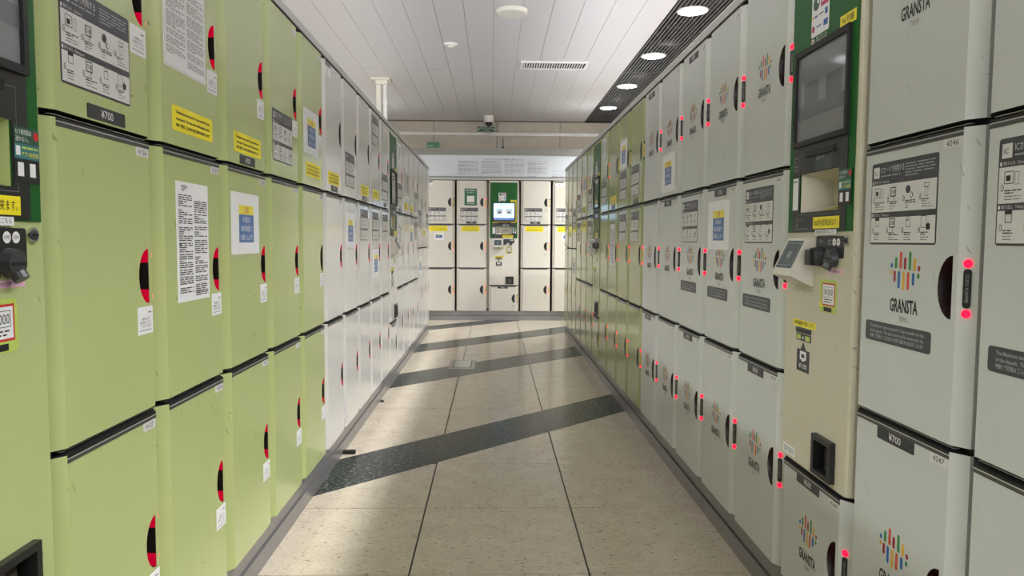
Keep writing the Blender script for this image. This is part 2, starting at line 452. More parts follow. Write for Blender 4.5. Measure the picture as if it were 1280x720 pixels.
# post behind the left row end
ps = thing('ceiling_post', 'white square post and round pipe rising above the left row to the ceiling', 'post', (-1.33, 8.78, 0))
b = B(); b.box(-0.055, 0.0, -0.03, 0.03, 0, 2.93, OFFW); link('square_post', b.mesh('square_post'), ps)
b = B(); b.cyl((0.045, 0, 0), (0, 0, 1), 0.024, 2.96, WHITE, 16); link('pipe', b.mesh('pipe'), ps)
b = B(); b.box(-0.11, 0.11, -0.09, 0.09, 2.975, 3.0, OFFW); b.box(-0.06, 0.08, -0.06, 0.06, 2.93, 2.975, OFFW); link('ceiling_flange', b.mesh('ceiling_flange'), ps)
b = B(); b.cyl((0.045, 0, 2.70), (0, 0, 1), 0.030, 0.06, WHITE, 16); b.box(-0.09, 0.09, -0.04, 0.04, 2.42, 2.45, OFFW); link('pipe_bracket', b.mesh('pipe_bracket'), ps)

# ================================================================== BACK WALL
wl = link('wall_back', bx(-6, 6, 11.75, 11.9, 0, 3.014, mat('wall_joint', (92, 86, 78), 0.7)).mesh('wall_back')); wl['kind'] = 'structure'
for i in range(-5, 6):
    x0 = -0.955 + 1.0075 * (i)
    for z0, z1 in ((2.80, 2.985), (1.9, 2.785), (0.9, 1.895), (0.0, 0.895)):
        if x0 < -6 or x0 + 1.0 > 6: continue
        link('wall_panel', bx(x0 + 0.005, x0 + 1.0025, 11.738, 11.75, z0 + 0.002, z1, WALLP).mesh('wall_panel'), wl)
tr = link('trim_1', bx(-6, 6, 11.71, 11.738, 2.765, 2.815, ALU).mesh('trim_1')); tr['kind'] = 'structure'
for sx, nm in ((-1, 'wall_left'), (1, 'wall_right')):
    o = link(nm, bx(min(6 * sx, 6.1 * sx), max(6 * sx, 6.1 * sx), 5.0, 11.9, 0, 3.014, WALLP).mesh(nm)); o['kind'] = 'structure'
for nm, x0, x1 in (('light_block_left', XL - 0.55, XL - 0.02), ('light_block_right', XR + 0.02, XR + 0.55)):  # unseen blocks in place of more lockers, added to keep side light out
    o = link(nm, bx(x0, x1, -3.0, 0.80, 0, 1.95, mat('light_block_grey', (182, 182, 176), 0.4)).mesh(nm)); o['kind'] = 'structure'
# exit signs
es = thing('direction_sign', 'narrow dark green sign with white lettering under the dome camera', 'sign', (-0.255, 11.70, 2.822))
b = B(); b.box(0, 0.275, -0.02, 0.0, 0, 0.078, DGREEN); link('panel', b.mesh('panel'), es)
b = B(-0.0205); b.text('コインロッカー', 0.138, 0.042, 0.022, WHITE, 1); b.text('Coin Lockers', 0.138, 0.015, 0.014, WHITE, 1)
b.quad(0.012, 0.03, 0.03, 0.045, WHITE, 1); b.quad(0.245, 0.263, 0.03, 0.045, WHITE, 1); link('lettering', b.mesh('lettering'), es)
es = thing('direction_sign', 'plain green sign half hidden behind the hood, at left', 'sign', (-1.057, 11.70, 2.50))
b = B(); b.box(0, 0.195, -0.02, 0.037, 0, 0.15, mat('sign_green', (58, 120, 84), 0.4)); link('panel', b.mesh('panel'), es)
b = B(-0.0205); b.lines(0.02, 0.17, 0.03, 0.12, 2, mat('sign_print', (150, 190, 165), 0.4), 1, 0.4, 3); link('lettering', b.mesh('lettering'), es)

# ================================================================== DECALS (shared meshes; local x = distance from the door's left edge)
def sheet_instruction(ic):
    W, H = 0.245, 0.178
    b = B(); b.plate(0, W, 0, H, HEAD, 0.0008, 0.006)
    b.quad(0.003, W - 0.003, 0.004, 0.058, SHEET, 1); b.quad(0.003, W - 0.003, 0.070, 0.130, SHEET, 1)
    if ic:
        b.quad(0.008, 0.032, 0.145, 0.169, SHEET, 1); b.text('IC', 0.018, 0.152, 0.009, INK, 2)
        b.text('ICカードで利用する', 0.038, 0.156, 0.011, SHEET, 1, 'l', width=0.09)
    else:
        b.text('現金で利用する', 0.038, 0.156, 0.011, SHEET, 1, 'l', width=0.08)
        b.quad(0.008, 0.032, 0.147, 0.167, SHEET, 1); b.disc(0.020, 0.157, 0.006, HEAD, 2)
    b.lines(0.038, 0.115, 0.146, 0.151, 1, INKL, 1, 0.6, 3, 0, 0.02)
    b.lines(0.132, 0.235, 0.140, 0.170, 5, INKL, 1, 0.4, 5, 0.4, 0.03)
    b.text('預け入れ  Checking', 0.012, 0.1335, 0.005, SHEET, 1, 'l'); b.text('取り出し  Taking out', 0.012, 0.0615, 0.005, SHEET, 1, 'l')
    b.quad(0.004, 0.009, 0.1325, 0.139, SHEET, 1); b.quad(0.004, 0.009, 0.0605, 0.067, SHEET, 1)
    for row, zb in enumerate((0.070, 0.004)):
        for c in range(4):
            x = 0.008 + c * 0.059
            zt = zb + 0.056
            # pictogram
            if c == 0 and row == 0:
                b.frame(x + 0.008, x + 0.030, zt - 0.024, zt - 0.003, 0.0012, INK); b.quad(x + 0.013, x + 0.023, zt - 0.019, zt - 0.010, INK, 3)
                b.frame(x + 0.033, x + 0.043, zt - 0.026, zt - 0.005, 0.001, INKG)
            elif c == 0:
                b.frame(x + 0.014, x + 0.030, zt - 0.022, zt - 0.002, 0.0011, INK); b.quad(x + 0.014, x + 0.030, zt - 0.008, zt - 0.002, INK, 3)
            elif c == 1:
                b.frame(x + 0.012, x + 0.034, zt - 0.024, zt - 0.004, 0.002, INK); b.frame(x + 0.016, x + 0.021, zt - 0.018, zt - 0.010, 0.0008, INK)
                b.quad(x + 0.025, x + 0.030, zt - 0.018, zt - 0.010, INKG, 3); b.quad(x + 0.026, x + 0.028, zt - 0.033, zt - 0.020, INKG, 4)
            elif c == 2 and row == 0:
                b.disc(x + 0.020, zt - 0.012, 0.0085, HEAD, 3); b.disc(x + 0.032, zt - 0.024, 0.006, INK, 3); b.disc(x + 0.032, zt - 0.024, 0.0048, SHEET, 4)
            elif c == 2:
                b.frame(x + 0.016, x + 0.031, zt - 0.024, zt - 0.003, 0.001, INK); b.quad(x + 0.018, x + 0.028, zt - 0.010, zt - 0.008, INK, 3)
            elif row == 0:
                b.frame(x + 0.016, x + 0.034, zt - 0.012, zt - 0.003, 0.0012, INK); b.frame(x + 0.020, x + 0.030, zt - 0.030, zt - 0.012, 0.0010, INKG)
            else:
                b.frame(x + 0.010, x + 0.028, zt - 0.026, zt - 0.002, 0.001, INK); b.quad(x + 0.029, x + 0.041, zt - 0.030, zt - 0.018, INK, 3); b.frame(x + 0.033, x + 0.037, zt - 0.018, zt - 0.014, 0.0008, INK, 3)
            b.disc(x + 0.004, zt - 0.030, 0.0045, INK, 3, 10, rz=0.006); b.disc(x + 0.004, zt - 0.030, 0.0036, SHEET, 4, 10, rz=0.005); b.text(str(c + 1), x + 0.004, zt - 0.033, 0.006, INK, 5)
            b.lines(x + 0.010, x + 0.048, zt - 0.041, zt - 0.033, 2, INK, 2, 0.5, c + row * 9, 0.7, 0.012)
            b.lines(x + 0.010, x + 0.048, zt - 0.052, zt - 0.042, 2, INKG, 2, 0.3, c + row * 7 + 2, 0.7, 0.014)
    return b.mesh('instruction_sheet')
def sheet_fee(dark, H=0.06):
    W = 0.247; b = B(); b.plate(0, W, 0, H, HEAD if dark == 1 else YEL, 0.0006, 0.007)
    ink = INKL if dark else INK
    mt_ = ink
    b.text('The Maximum storage period is 3 days excluding the day', 0.02, H * 0.70, 0.0066, mt_, 1, 'l', width=0.205, bold=0.03)
    b.text('of the deposit.  The extra charge will be added each day.', 0.02, H * 0.44, 0.0066, mt_, 1, 'l', width=0.205, bold=0.03)
    b.text('最高保管期間は 預入日を含む3日間 超過料金は毎日加算されます', 0.02, H * 0.18, 0.0062, mt_, 1, 'l', width=0.205, bold=0.03)
    return b.mesh('storage_fee_sticker')
def sheet_poster():
    b = B(); b.plate(0, 0.25, 0, 0.185, WHITE, 0.0010, 0.004)
    b.quad(0.064, 0.196, 0.035, 0.120, BLUE, 1); b.quad(0.064, 0.196, 0.120, 0.148, YEL, 1)
    b.text('注意', 0.130, 0.126, 0.015, REDP, 2)
    b.text('お金は', 0.130, 0.098, 0.014, WHITE, 2, width=0.07); b.text('操作画面で', 0.130, 0.070, 0.014, WHITE, 2, width=0.10); b.text('お願いします', 0.130, 0.043, 0.014, WHITE, 2, width=0.11)
    return b.mesh('payment_notice_poster')
def sleeve():
    b = B(-0.0022); b.quad(-0.006, 0.256, -0.014, 0.196, FILM, 1)
    return b.mesh('clear_sleeve')
def sheet_small_poster():
    b = B(); b.plate(0, 0.13, 0, 0.10, WHITE, 0.001, 0.004); b.quad(0.022, 0.108, 0.028, 0.070, BLUE, 1); b.quad(0.022, 0.108, 0.070, 0.080, YEL, 1)
    b.text('お願い', 0.065, 0.042, 0.014, WHITE, 2); return b.mesh('payment_notice_card')
def sheet_tall():
    b = B(); b.plate(0, 0.195, 0, 0.295, WHITE, 0.0008)
    b.lines(0.03, 0.07, 0.272, 0.288, 4, INK, 1, 0.5, 8, 0.5, 0.012)
    for k, (x0, x1) in enumerate(((0.012, 0.092), (0.104, 0.185))):
        z = 0.265 - 0.012 * k
        R = random.Random(5 + k)
        while z > 0.02:
            n = R.randint(2, 7); zz = max(0.01, z - n * 0.0052)
            b.lines(x0, x1, zz, z, n, INK, 1, 0.5, int(z * 1e4), 0.25, 0.03); z = zz - R.choice((0.002, 0.006))
    b.quad(0.012, 0.022, 0.137, 0.145, INK, 3); b.frame(0.112, 0.165, 0.020, 0.042, 0.001, INKG, 3)
    return b.mesh('long_notice')
def sheet_a4():
    b = B(); b.plate(0, 0.245, 0, 0.245, WHITE, 0.0008, 0.003); b.frame(0.004, 0.241, 0.004, 0.241, 0.0008, INKL, 1)
    b.lines(0.06, 0.19, 0.215, 0.236, 3, INK, 1, 0.35, 4, 0.4, 0.02)
    for k, (x0, x1) in enumerate(((0.014, 0.118), (0.130, 0.232))):
        z = 0.208
        R = random.Random(15 + k)
        while z > 0.03:
            n = R.randint(3, 8); zz = max(0.02, z - n * 0.0046)
            b.lines(x0, x1, zz, z, n, INKG, 1, 0.42, int(z * 1e4), 0.25, 0.02); z = zz - 0.004
    return b.mesh('two_column_notice')
def sheet_price(t, W=0.14):
    b = B(); b.plate(0, W, 0, 0.027, PLATE, 0.001, 0.003); b.text(t, W / 2, 0.006, 0.0155, WHITE, 1); return b.mesh('price_plate')
def sheet_note(card):
    b = B()
    if card: b.plate(0, 0.068, 0, 0.060, WHITE, 0.0006)
    ink = INK if card else INKG
    b.lines(0.046, 0.060, 0.044, 0.050, 1, INKG, 1, 0.5, 2, 0, 0.02)
    b.text('お荷物を入れて', 0.036, 0.031, 0.0045, ink, 1, width=0.040); b.text('扉を閉めてください', 0.034, 0.023, 0.0045, ink, 1, width=0.050); b.text('ロックランプ点灯', 0.036, 0.015, 0.0045, ink, 1, width=0.044)
    b.lines(0.006, 0.064, 0.006, 0.011, 1, INKG, 1, 0.35, 6, 0, 0.04)
    return b.mesh('handle_note')
def sheet_logo():
    b = B(); cx, cz, k = 0.0, 0.0, 0.0
    top = [(205, 125, 155, 'b'), (227, 90, 157, 'g'), (251, 57, 158, 'o'), (273, 90, 160, 'r'), (297, 57, 162, 'g'), (320, 92, 165, 'y'), (341, 133, 165, 'r')]
    bot = [(203, 166, 193, 'y'), (222, 167, 235, 'r'), (244, 168, 270, 'b'), (268, 169, 278, 'y'), (290, 171, 273, 'o'), (315, 173, 245, 'b'), (339, 175, 206, 'g')]
    for x, a, c, q in top + bot:
        X = (x - 272) * 0.000735; z1 = -(a - 166) * 0.000367; z0 = -(c - 166) * 0.000367; r = 0.0045
        pts = [(X + r * math.cos(math.radians(t)), z1 - r + r * math.sin(math.radians(t))) for t in range(0, 181, 36)] + \
              [(X + r * math.cos(math.radians(t)), z0 + r + r * math.sin(math.radians(t))) for t in range(180, 361, 36)]
        b.poly(pts, LOGO[q], 1)
    b.text('GRANSTA', 0, -0.087, 0.027, INK, 1, width=0.102, bold=0.03)
    b.text('TOKYO', 0, -0.107, 0.011, INKG, 1, width=0.030)
    return b.mesh('logo_print')
def sheet_number(t):
    b = B(); b.plate(0, 0.056, 0, 0.019, SHEET, 0.0005, 0.003); b.text(t, 0.028, 0.0045, 0.0105, INK, 1, width=0.036); return b.mesh('number_label')
def sheet_poster_green():
    b = B(); b.plate(0, 0.17, 0, 0.23, mat('poster_green', (36, 104, 70), 0.4), 0.001)
    b.quad(0.035, 0.135, 0.045, 0.13, WHITE, 1)
    b.text('ロッカー', 0.085, 0.165, 0.020, WHITE, 1, width=0.09); b.lines(0.02, 0.15, 0.195, 0.215, 1, WHITE, 1, 0.4, 3, 0, 0.03); b.lines(0.035, 0.135, 0.018, 0.032, 1, WHITE, 1, 0.5, 3, 0, 0.03)
    return b.mesh('green_notice')
def sheet_topnote():
    b = B(); b.plate(0, 0.17, 0, 0.15, WHITE, 0.0006); b.lines(0.02, 0.15, 0.015, 0.135, 7, INK, 1, 0.5, 11, 0.3, 0.04); return b.mesh('small_notice')
def sheet_mark():
    b = B(); b.plate(0, 0.11, 0, 0.062, WHITE, 0.0006); b.quad(0, 0.11, 0.040, 0.062, INKG, 1); b.text('X', 0.055, 0.008, 0.026, INK, 1); return b.mesh('warning_mark')
DEC = {'ins': sheet_instruction(False), 'ic': sheet_instruction(True), 'fee': sheet_fee(0), 'dfee': sheet_fee(1, 0.044), 'bfee': sheet_fee(0, 0.072),
       'poster': sheet_poster(), 'sleeve': sleeve(), 'card': sheet_small_poster(), 'tall': sheet_tall(), 'a4': sheet_a4(),
       'p700': sheet_price('¥700'), 'p500': sheet_price('¥500'), 'note1': sheet_note(True), 'note0': sheet_note(False), 'logo': sheet_logo(),
       'green': sheet_poster_green(), 'top': sheet_topnote(), 'mark': sheet_mark()}
DNAME = {'ins': 'instruction_sheet', 'ic': 'instruction_sheet', 'fee': 'yellow_sticker', 'dfee': 'dark_sticker', 'bfee': 'yellow_sticker', 'poster': 'notice_poster',
         'sleeve': 'clear_sleeve', 'card': 'notice_card', 'tall': 'long_notice', 'a4': 'printed_notice', 'p700': 'price_plate', 'p500': 'price_plate',
         'note1': 'handle_note', 'note0': 'handle_note', 'logo': 'logo_print', 'green': 'green_notice', 'top': 'small_notice', 'mark': 'warning_mark'}

# ================================================================== LOCKER PARTS
HS, HW, HH = 0.362, 0.044, 0.060    # handle: flat side, width, half height
FA = 0.035                          # chamfer width
def hole_pts(zc, n=14):
    return [(HS - HW * math.sin(math.pi * i / n), zc - HH * math.cos(math.pi * i / n)) for i in range(n + 1)]
DOORM = {}
def door_mesh(h, zc, gap, mt):
    key = (round(h, 4), round(zc, 4), gap, mt.name)
    if key in DOORM: return DOORM[key]
    b = B(); x0, x1 = FA, WC - FA
    outer = [Vector((x0, 0, 0)), Vector((x1, 0, 0)), Vector((x1, h, 0)), Vector((x0, h, 0))]
    hp = hole_pts(zc); hole = [Vector((x, z, 0)) for x, z in hp][::-1]
    tris = tessellate_polygon([outer, hole])
    allv = outer + hole
    vs = [(v.x, 0.0, v.y) for v in allv]
    fs = []
    for t in tris:
        a, c, d = [allv[i] for i in t]
        cr = (c.x - a.x) * (d.y - a.y) - (c.y - a.y) * (d.x - a.x)
        fs.append(tuple(t) if cr > 0 else (t[0], t[2], t[1]))
    b.add(vs, fs, mt)
    def strip(xa, ya, xb_, yb_): b.add([(xa, ya, 0), (xb_, yb_, 0), (xb_, yb_, h), (xa, ya, h)], [(0, 1, 2, 3)], mt)
    prof = [(gap, 0.028), (gap, DD + 0.001), (x0, 0), (x1, 0), (WC - gap, DD + 0.001), (WC - gap, 0.028)]
    for i in (0, 1, 3, 4): strip(*prof[i], *prof[i + 1])
    b.add([(x, y, h) for x, y in prof], [(0, 1, 2, 3, 4, 5)], SHADOW); b.add([(x, y, 0) for x, y in prof], [(5, 4, 3, 2, 1, 0)], SHADOW)  # top and bottom edges painted black, the shade of the door gaps
    DOORM[key] = b.mesh('door'); return DOORM[key]
def cup_mesh(lit):
    b = B(); hp = hole_pts(0.0); d = 0.026
    cup = CUPG if lit else CUP
    vs = [(x, 0.0005, z) for x, z in hp] + [(x + (0.006 if 0 < i < len(hp) - 1 else 0), d, z * 0.96) for i, (x, z) in enumerate(hp)]
    n = len(hp)
    b.add(vs, [(i, n + i, n + i + 1, i + 1) for i in range(n - 1)], CUP)
    b.poly([(x, z * 0.96) for x, z in hp][::-1], cup, y=d)
    # flat side wall: the LED modules behind it shine through at both ends
    zz = [-HH, -HH * 0.5, HH * 0.5, HH]
    for i, mt in enumerate((REDG if lit else CUP, CUP, REDG if lit else CUP)):
        b.add([(HS, 0.0005, zz[i]), (HS, d, zz[i] * 0.96), (HS, d, zz[i + 1] * 0.96), (HS, 0.0005, zz[i + 1])], [(0, 1, 2, 3)], mt)
    return b.mesh('handle_cup')
CUPS = {True: cup_mesh(True), False: cup_mesh(False)}
def bar_mesh(lit, style):
    """indicator on the right chamfer; local frame lies on the chamfer, origin at its middle"""
    b = B(); bm_ = {'k': SOFTBLACK, 'y': YEL2}[style]
    b.plate(-0.007, 0.007, -0.036, 0.036, bm_, 0.001, 0.006)
    if style == 'k': b.text('GRANSTA TOKYO', 0, 0, 0.0055, INKL, 1, vert=True, width=0.052)
    else: b.text('LOCK', 0, 0, 0.005, INK, 1, vert=True, width=0.03)
    for z in (-0.046, 0.046):
        b.cyl((0, 0, z), (0, -1, 0), 0.0078, 0.0012, RED if lit else LEDOFF, 14)
    return b.mesh('lock_indicator')
BARS = {(l, s): bar_mesh(l, s) for l in (True, False) for s in 'ky'}
CH_ANG = math.atan2(DD, FA)
rail_b = B(); rail_b.box(FA, WC - FA, -0.0012, 0.0, -0.0145, -0.0075, mat('edge_rail_dark', (64, 66, 62), 0.35)); rail_b.box(FA, WC - FA, -0.0018, 0.0, -0.0075, -0.0055, LIGHTLINE); rail_b.box(FA, WC - FA, -0.0012, 0.0, -0.0055, 0.0, BLACK); rail_b.box(FA, WC - FA, 0.008, 0.02, 0.0056, 0.0066, LIGHTLINE)
ME_RAIL = rail_b.mesh('edge_rail')

def make_door(unit, z0, z1, mt, gap, lit, bar, items=(), num=None, note=None, rail=True, dx=0.0, hz=None):
    """items: (kind, x, z above the door's foot)"""
    h = z1 - z0; zc = h / 2 if hz is None else hz
    d = link('door', door_mesh(h, zc, gap, mt), unit, (dx, 0, z0))
    link('handle_recess', CUPS[bool(lit)], d, (0, 0, zc))
    link('lock_indicator', BARS[(bool(lit), bar)], d, (WC - FA / 2 - gap / 2 + 0.0005, DD / 2 - 0.0005, zc), (0, 0, math.atan2(DD, FA - gap)))
    if rail: link('edge_rail', ME_RAIL, d, (0, 0, h))
    if num:
        k = 'n' + num
        if k not in DEC: DEC[k] = sheet_number(num)
        link('number_label', DEC[k], d, (0.318, 0, h - 0.034))
    if note is not None: link('handle_note', DEC['note%d' % note], d, (0.307, 0, zc - 0.126))
    for it in items:
        k, x, z = it
        o = link(DNAME[k], DEC[k], d, (x, 0, z))
        if k == 'poster': link('clear_sleeve', DEC['sleeve'], d, (x, 0, z))
    return d

BODYM = {}
def body(unit, mt, end=None, pocket=False):
    k = 'p' if pocket else 'b'
    if k not in BODYM:
        b = B(); cdk = mat('cabinet_dark', (40, 40, 40), 0.6)
        for q in ([(0.002, WC - 0.002, 0.0285, 0.0900, 0.13, 1.175), (0.002, WC - 0.002, 0.0285, 0.0900, 1.305, 1.94), (0.002, 0.09, 0.0285, 0.09, 1.175, 1.305),
                   (0.33, WC - 0.002, 0.0285, 0.09, 1.175, 1.305), (0.002, WC - 0.002, 0.09, 0.55, 0.13, 1.94)] if pocket else [(0.002, WC - 0.002, 0.0285, 0.55, 0.13, 1.94)]):
            b.box(*q, cdk, front=SHADOW)
        BODYM[k] = b.mesh('cabinet_body')
    link('cabinet_body', BODYM[k], unit)
    if end is not None:
        x0, x1 = (WC - 0.002, WC + 0.004) if end > 0 else (-0.004, 0.002)
        b = B(); b.box(x0, x1, 0.02, 0.55, 0.0, 1.955, mt); link('end_panel', b.mesh('end_panel'), unit)
TR = {}
def trim_plinth(unit, wid, back=False):
    if wid not in TR:
        b = B(); b.box(0, wid, -0.002, 0.55, 1.928, 1.958, TRIM); b.box(0, wid, 0.004, 0.02, 1.920, 1.928, SHADOW)
        t = b.mesh('top_trim')
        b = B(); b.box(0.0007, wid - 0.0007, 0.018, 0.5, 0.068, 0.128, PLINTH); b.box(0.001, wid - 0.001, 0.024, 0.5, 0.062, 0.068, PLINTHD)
        b.box(0.0007, wid - 0.0007, 0.011, 0.5, 0.0, 0.062, PLINTH)
        p = b.mesh('plinth'); TR[wid] = (t, p)
    link('top_trim', TR[wid][0], unit, (-0.0135 if wid > 0.42 else 0, 0, 0)); link('plinth', TR[wid][1], unit, (-0.0135 if wid > 0.42 else 0, 0, 0))

Z = {'low': (0.132, 0.7185), 'mid': (0.7315, 1.3175), 'up': (1.3300, 1.918)}
Z2 = {'low': (0.132, 1.016), 'up': (1.029, 1.918)}
ROWG = {'L': 'lockers of the left row', 'R': 'lockers of the right row', 'B': 'lockers along the back wall'}
def unit_at(row, k, label, name='locker_unit', cat='locker'):
    if row == 'L': return thing(name, label, cat, (XL, Y0L + k * WC, 0), math.pi / 2, ROWG[row])
    if row == 'R': return thing(name, label, cat, (XR, Y0R + k * WC, 0), -math.pi / 2, ROWG[row])
    return thing(name, label, cat, (XB + k * WB + 0.0135, YB, 0), 0, ROWG[row])
def column(row, k, label, mt, up=(), mid=(), low=(), off='', nums=(None, None, None), note=None, bar='k', gap=0.0015, end=None, two=False, wid=WC):
    u = unit_at(row, k, label); body(u, mt, end); trim_plinth(u, wid)
    if two:
        for nme, its in (('up', up), ('low', low)):
            make_door(u, *Z2[nme], mt, gap, nme[0] not in off, bar, its, None, note, rail=False)
    else:
        for nme, its, nn in (('up', up, nums[0]), ('mid', mid, nums[1]), ('low', low, nums[2])):
            make_door(u, *Z[nme], mt, gap, nme[0] not in off, bar, its, nn, note, rail=(nme != 'up'))
    return u

# item positions, z above the foot of the door
IN_U = ('ins', 0.055, 0.052); FEE_U = ('fee', 0.088, 0.036); P_U = ('p700', 0.135, 0.004); P_T = ('p700', 0.125, 0.546)
IC_M = ('ic', 0.062, 0.372); LG = ('logo', 0.205, 0.318); DF = ('dfee', 0.058, 0.158); PO_M = ('poster', 0.052, 0.330)
LGu = ('logo', 0.205, 0.325)
IN_M = ('ins', 0.062, 0.372)

# ---- left row
column('L', 0, 'light green lockers 4126 and 4127 beside the near left payment machine', GREEN, up=[IN_U, P_U], nums=(None, '4126', '4127'), note=1, bar='y', gap=0.004)
column('L', 1, 'light green lockers with a long white notice on the middle door', GREEN, up=[('a4', 0.052, 0.180), FEE_U], mid=[('tall', 0.097, 0.220)], nums=('4122', '4123', '4124'), note=1, bar='y', gap=0.003)
column('L', 2, 'light green lockers with a yellow sticker above a sleeved poster', GREEN, up=[FEE_U, P_U], mid=[PO_M], nums=('4119', '4120', '4121'), note=1, bar='y')
column('L', 3, 'light green lockers with one instruction sheet and a bare middle door', GREEN, up=[IN_U], nums=('4116', '4117', '4118'), note=1, bar='y')
column('L', 4, 'last light green lockers before the pale grey ones, left row', GREEN, up=[('poster', 0.055, 0.125), FEE_U], nums=('4113', '4114', '4115'), note=1, bar='y', off='m')
column('L', 5, 'first pale grey lockers next to the light green ones, left row', PALE, up=[('mark', 0.034, 0.525), ('fee', 0.075, 0.036), P_U], nums=(None, '4111', '4112'), note=0, bar='y', off='u')
column('L', 6, 'second pale grey lockers from the light green ones, left row', PALE, up=[IN_U], mid=[PO_M], nums=(None, '4109', '4110'), note=0, bar='y', off='u')
column('L', 7, 'third pale grey lockers from the light green ones, left row', PALE, up=[FEE_U, P_U], mid=[IN_M], nums=(None, '4107', '4108'), note=0, bar='y', off='u')
column('L', 8, 'pale grey lockers in the left row with two posters on the middle door', PALE, up=[('ins', 0.060, 0.380), FEE_U], mid=[IN_M, ('poster', 0.060, 0.130)], note=0, bar='y')
column('L', 9, 'pale grey lockers just in front of the far left payment machine', PALE, up=[IN_U, P_U], mid=[IN_M], note=0, bar='y')
column('L', 11, 'pale grey lockers just behind the far left payment machine', PALE, up=[('top', 0.08, 0.400), IN_U, P_U], mid=[('tall', 0.09, 0.23)], note=0, bar='y')
column('L', 12, 'second pale grey lockers behind the far left payment machine', PALE, up=[('a4', 0.052, 0.160), FEE_U], note=0, bar='y', off='u')
column('L', 13, 'third pale grey lockers behind the far left payment machine', PALE, up=[FEE_U, P_U], mid=[PO_M], note=0, bar='y')
column('L', 14, 'last three-door pale grey lockers before the two-door ones, left row', PALE, up=[IN_U], mid=[IN_M], note=0, bar='y', off='u')
column('L', 15, 'first of the three two-door pale grey lockers ending the left row', PALE, up=[('ins', 0.06, 0.20)], low=[('poster', 0.06, 0.62)], note=0, bar='y', two=True, off='u')
column('L', 16, 'middle of the three two-door pale grey lockers ending the left row', PALE, up=[('fee', 0.075, 0.12)], note=0, bar='y', two=True)
column('L', 17, 'corner pale grey lockers at the far end of the left row', PALE, up=[('ins', 0.06, 0.20)], note=0, bar='y', two=True, end=1)
# ---- right row
column('R', -1, 'grey lockers cut off by the right edge of the picture', GREY, up=[LGu, P_T], mid=[IC_M, LG, DF], low=[LGu], nums=(None, '4249', '4250'), gap=0.006)
column('R', 0, 'grey lockers 4246 and 4247 on the near side of the beige payment machine', GREY, up=[LGu], mid=[IC_M, LG, DF], low=[P_T, LGu], nums=('4245', '4246', '4247'), gap=0.006)
column('R', 2, 'grey lockers 4242 and 4243 on the far side of the beige payment machine', GREY, up=[LGu], mid=[IC_M, LG, DF], low=[P_T, LGu], nums=('4241', '4242', '4243'), gap=0.003)
column('R', 3, 'grey lockers with a sleeved poster above the logo of the middle door', GREY, up=[LGu], mid=[P_T, ('poster', 0.052, 0.345), LG, DF], low=[LGu], nums=('4238', '4239', '4240'))
column('R', 4, 'third grey lockers past the beige machine, price plate on the top door', GREY, up=[P_T, LGu], mid=[IC_M, LG, DF], low=[P_T, LGu], nums=('4235', '4236', '4237'))
column('R', 5, 'grey lockers with a sleeved poster below the logo of the top door', GREY, up=[LGu, ('poster', 0.06, 0.018)], mid=[P_T, LG], low=[LGu], nums=('4232', '4233', '4234'))
column('R', 6, 'last grey lockers before the olive green ones, right row', GREY, up=[P_T, LGu], mid=[LG], low=[P_T, LGu], nums=('4229', '4230', '4231'))
column('R', 7, 'first olive green lockers next to the grey ones, right row', OLIVE, up=[IN_U, P_U], mid=[IN_M], note=0, bar='y', off='u')
column('R', 8, 'second olive green lockers from the grey ones, poster on the top door', OLIVE, up=[('poster', 0.055, 0.25), IN_U], mid=[IN_M], note=0, bar='y', off='u')
column('R', 9, 'third olive green lockers from the grey ones, with a long notice', OLIVE, up=[FEE_U, P_U], mid=[('tall', 0.09, 0.20)], note=0, bar='y', off='u')
column('R', 10, 'olive green lockers just in front of the far right payment machine', OLIVE, up=[('top', 0.08, 0.41), IN_U], note=0, bar='y')
column('R', 12, 'olive green lockers just behind the far right payment machine', OLIVE, up=[IN_U], mid=[IN_M], note=0, bar='y')
column('R', 13, 'second olive green lockers behind the far right payment machine', OLIVE, up=[('poster', 0.055, 0.22), FEE_U], mid=[('fee', 0.08, 0.50)], note=0, bar='y')
column('R', 14, 'last three-door olive green lockers before the two-door ones, right row', OLIVE, up=[IN_U], mid=[IN_M], note=0, bar='y')
column('R', 15, 'first of the three two-door olive green lockers ending the right row', OLIVE, up=[('ins', 0.06, 0.20)], low=[('poster', 0.06, 0.62)], note=0, bar='y', two=True)
column('R', 16, 'middle of the three two-door olive green lockers ending the right row', OLIVE, up=[('fee', 0.075, 0.12)], note=0, bar='y', two=True)
column('R', 17, 'corner olive green lockers at the far end of the right row', OLIVE, up=[('ins', 0.06, 0.20)], note=0, bar='y', two=True, end=-1)
# ---- back row
BI = ('ins', 0.048, 0.040); BF = ('bfee', 0.065, 0.495); BP = ('p700', 0.13, 0.004)
column('B', -1, 'warm white lockers half hidden at the left end of the back wall', CREAM, up=[('mark', 0.0, 0.52), BI], mid=[BF, ('card', 0.13, 0.375)], note=0, bar='y', off='u', wid=WB)
column('B', 0, 'warm white lockers with a green notice, left of the back machine', CREAM, up=[('green', 0.105, 0.25), BI, BP], mid=[BF], note=0, bar='y', wid=WB)
column('B', 2, 'warm white lockers just right of the machine on the back wall', CREAM, up=[BI, BP], mid=[BF], note=0, bar='y', off='u', wid=WB)
column('B', 3, 'warm white lockers at the right end of the back wall', CREAM, up=[('mark', 0.034, 0.52), BI], mid=[BF, ('card', 0.13, 0.375)], note=0, bar='y', wid=WB)

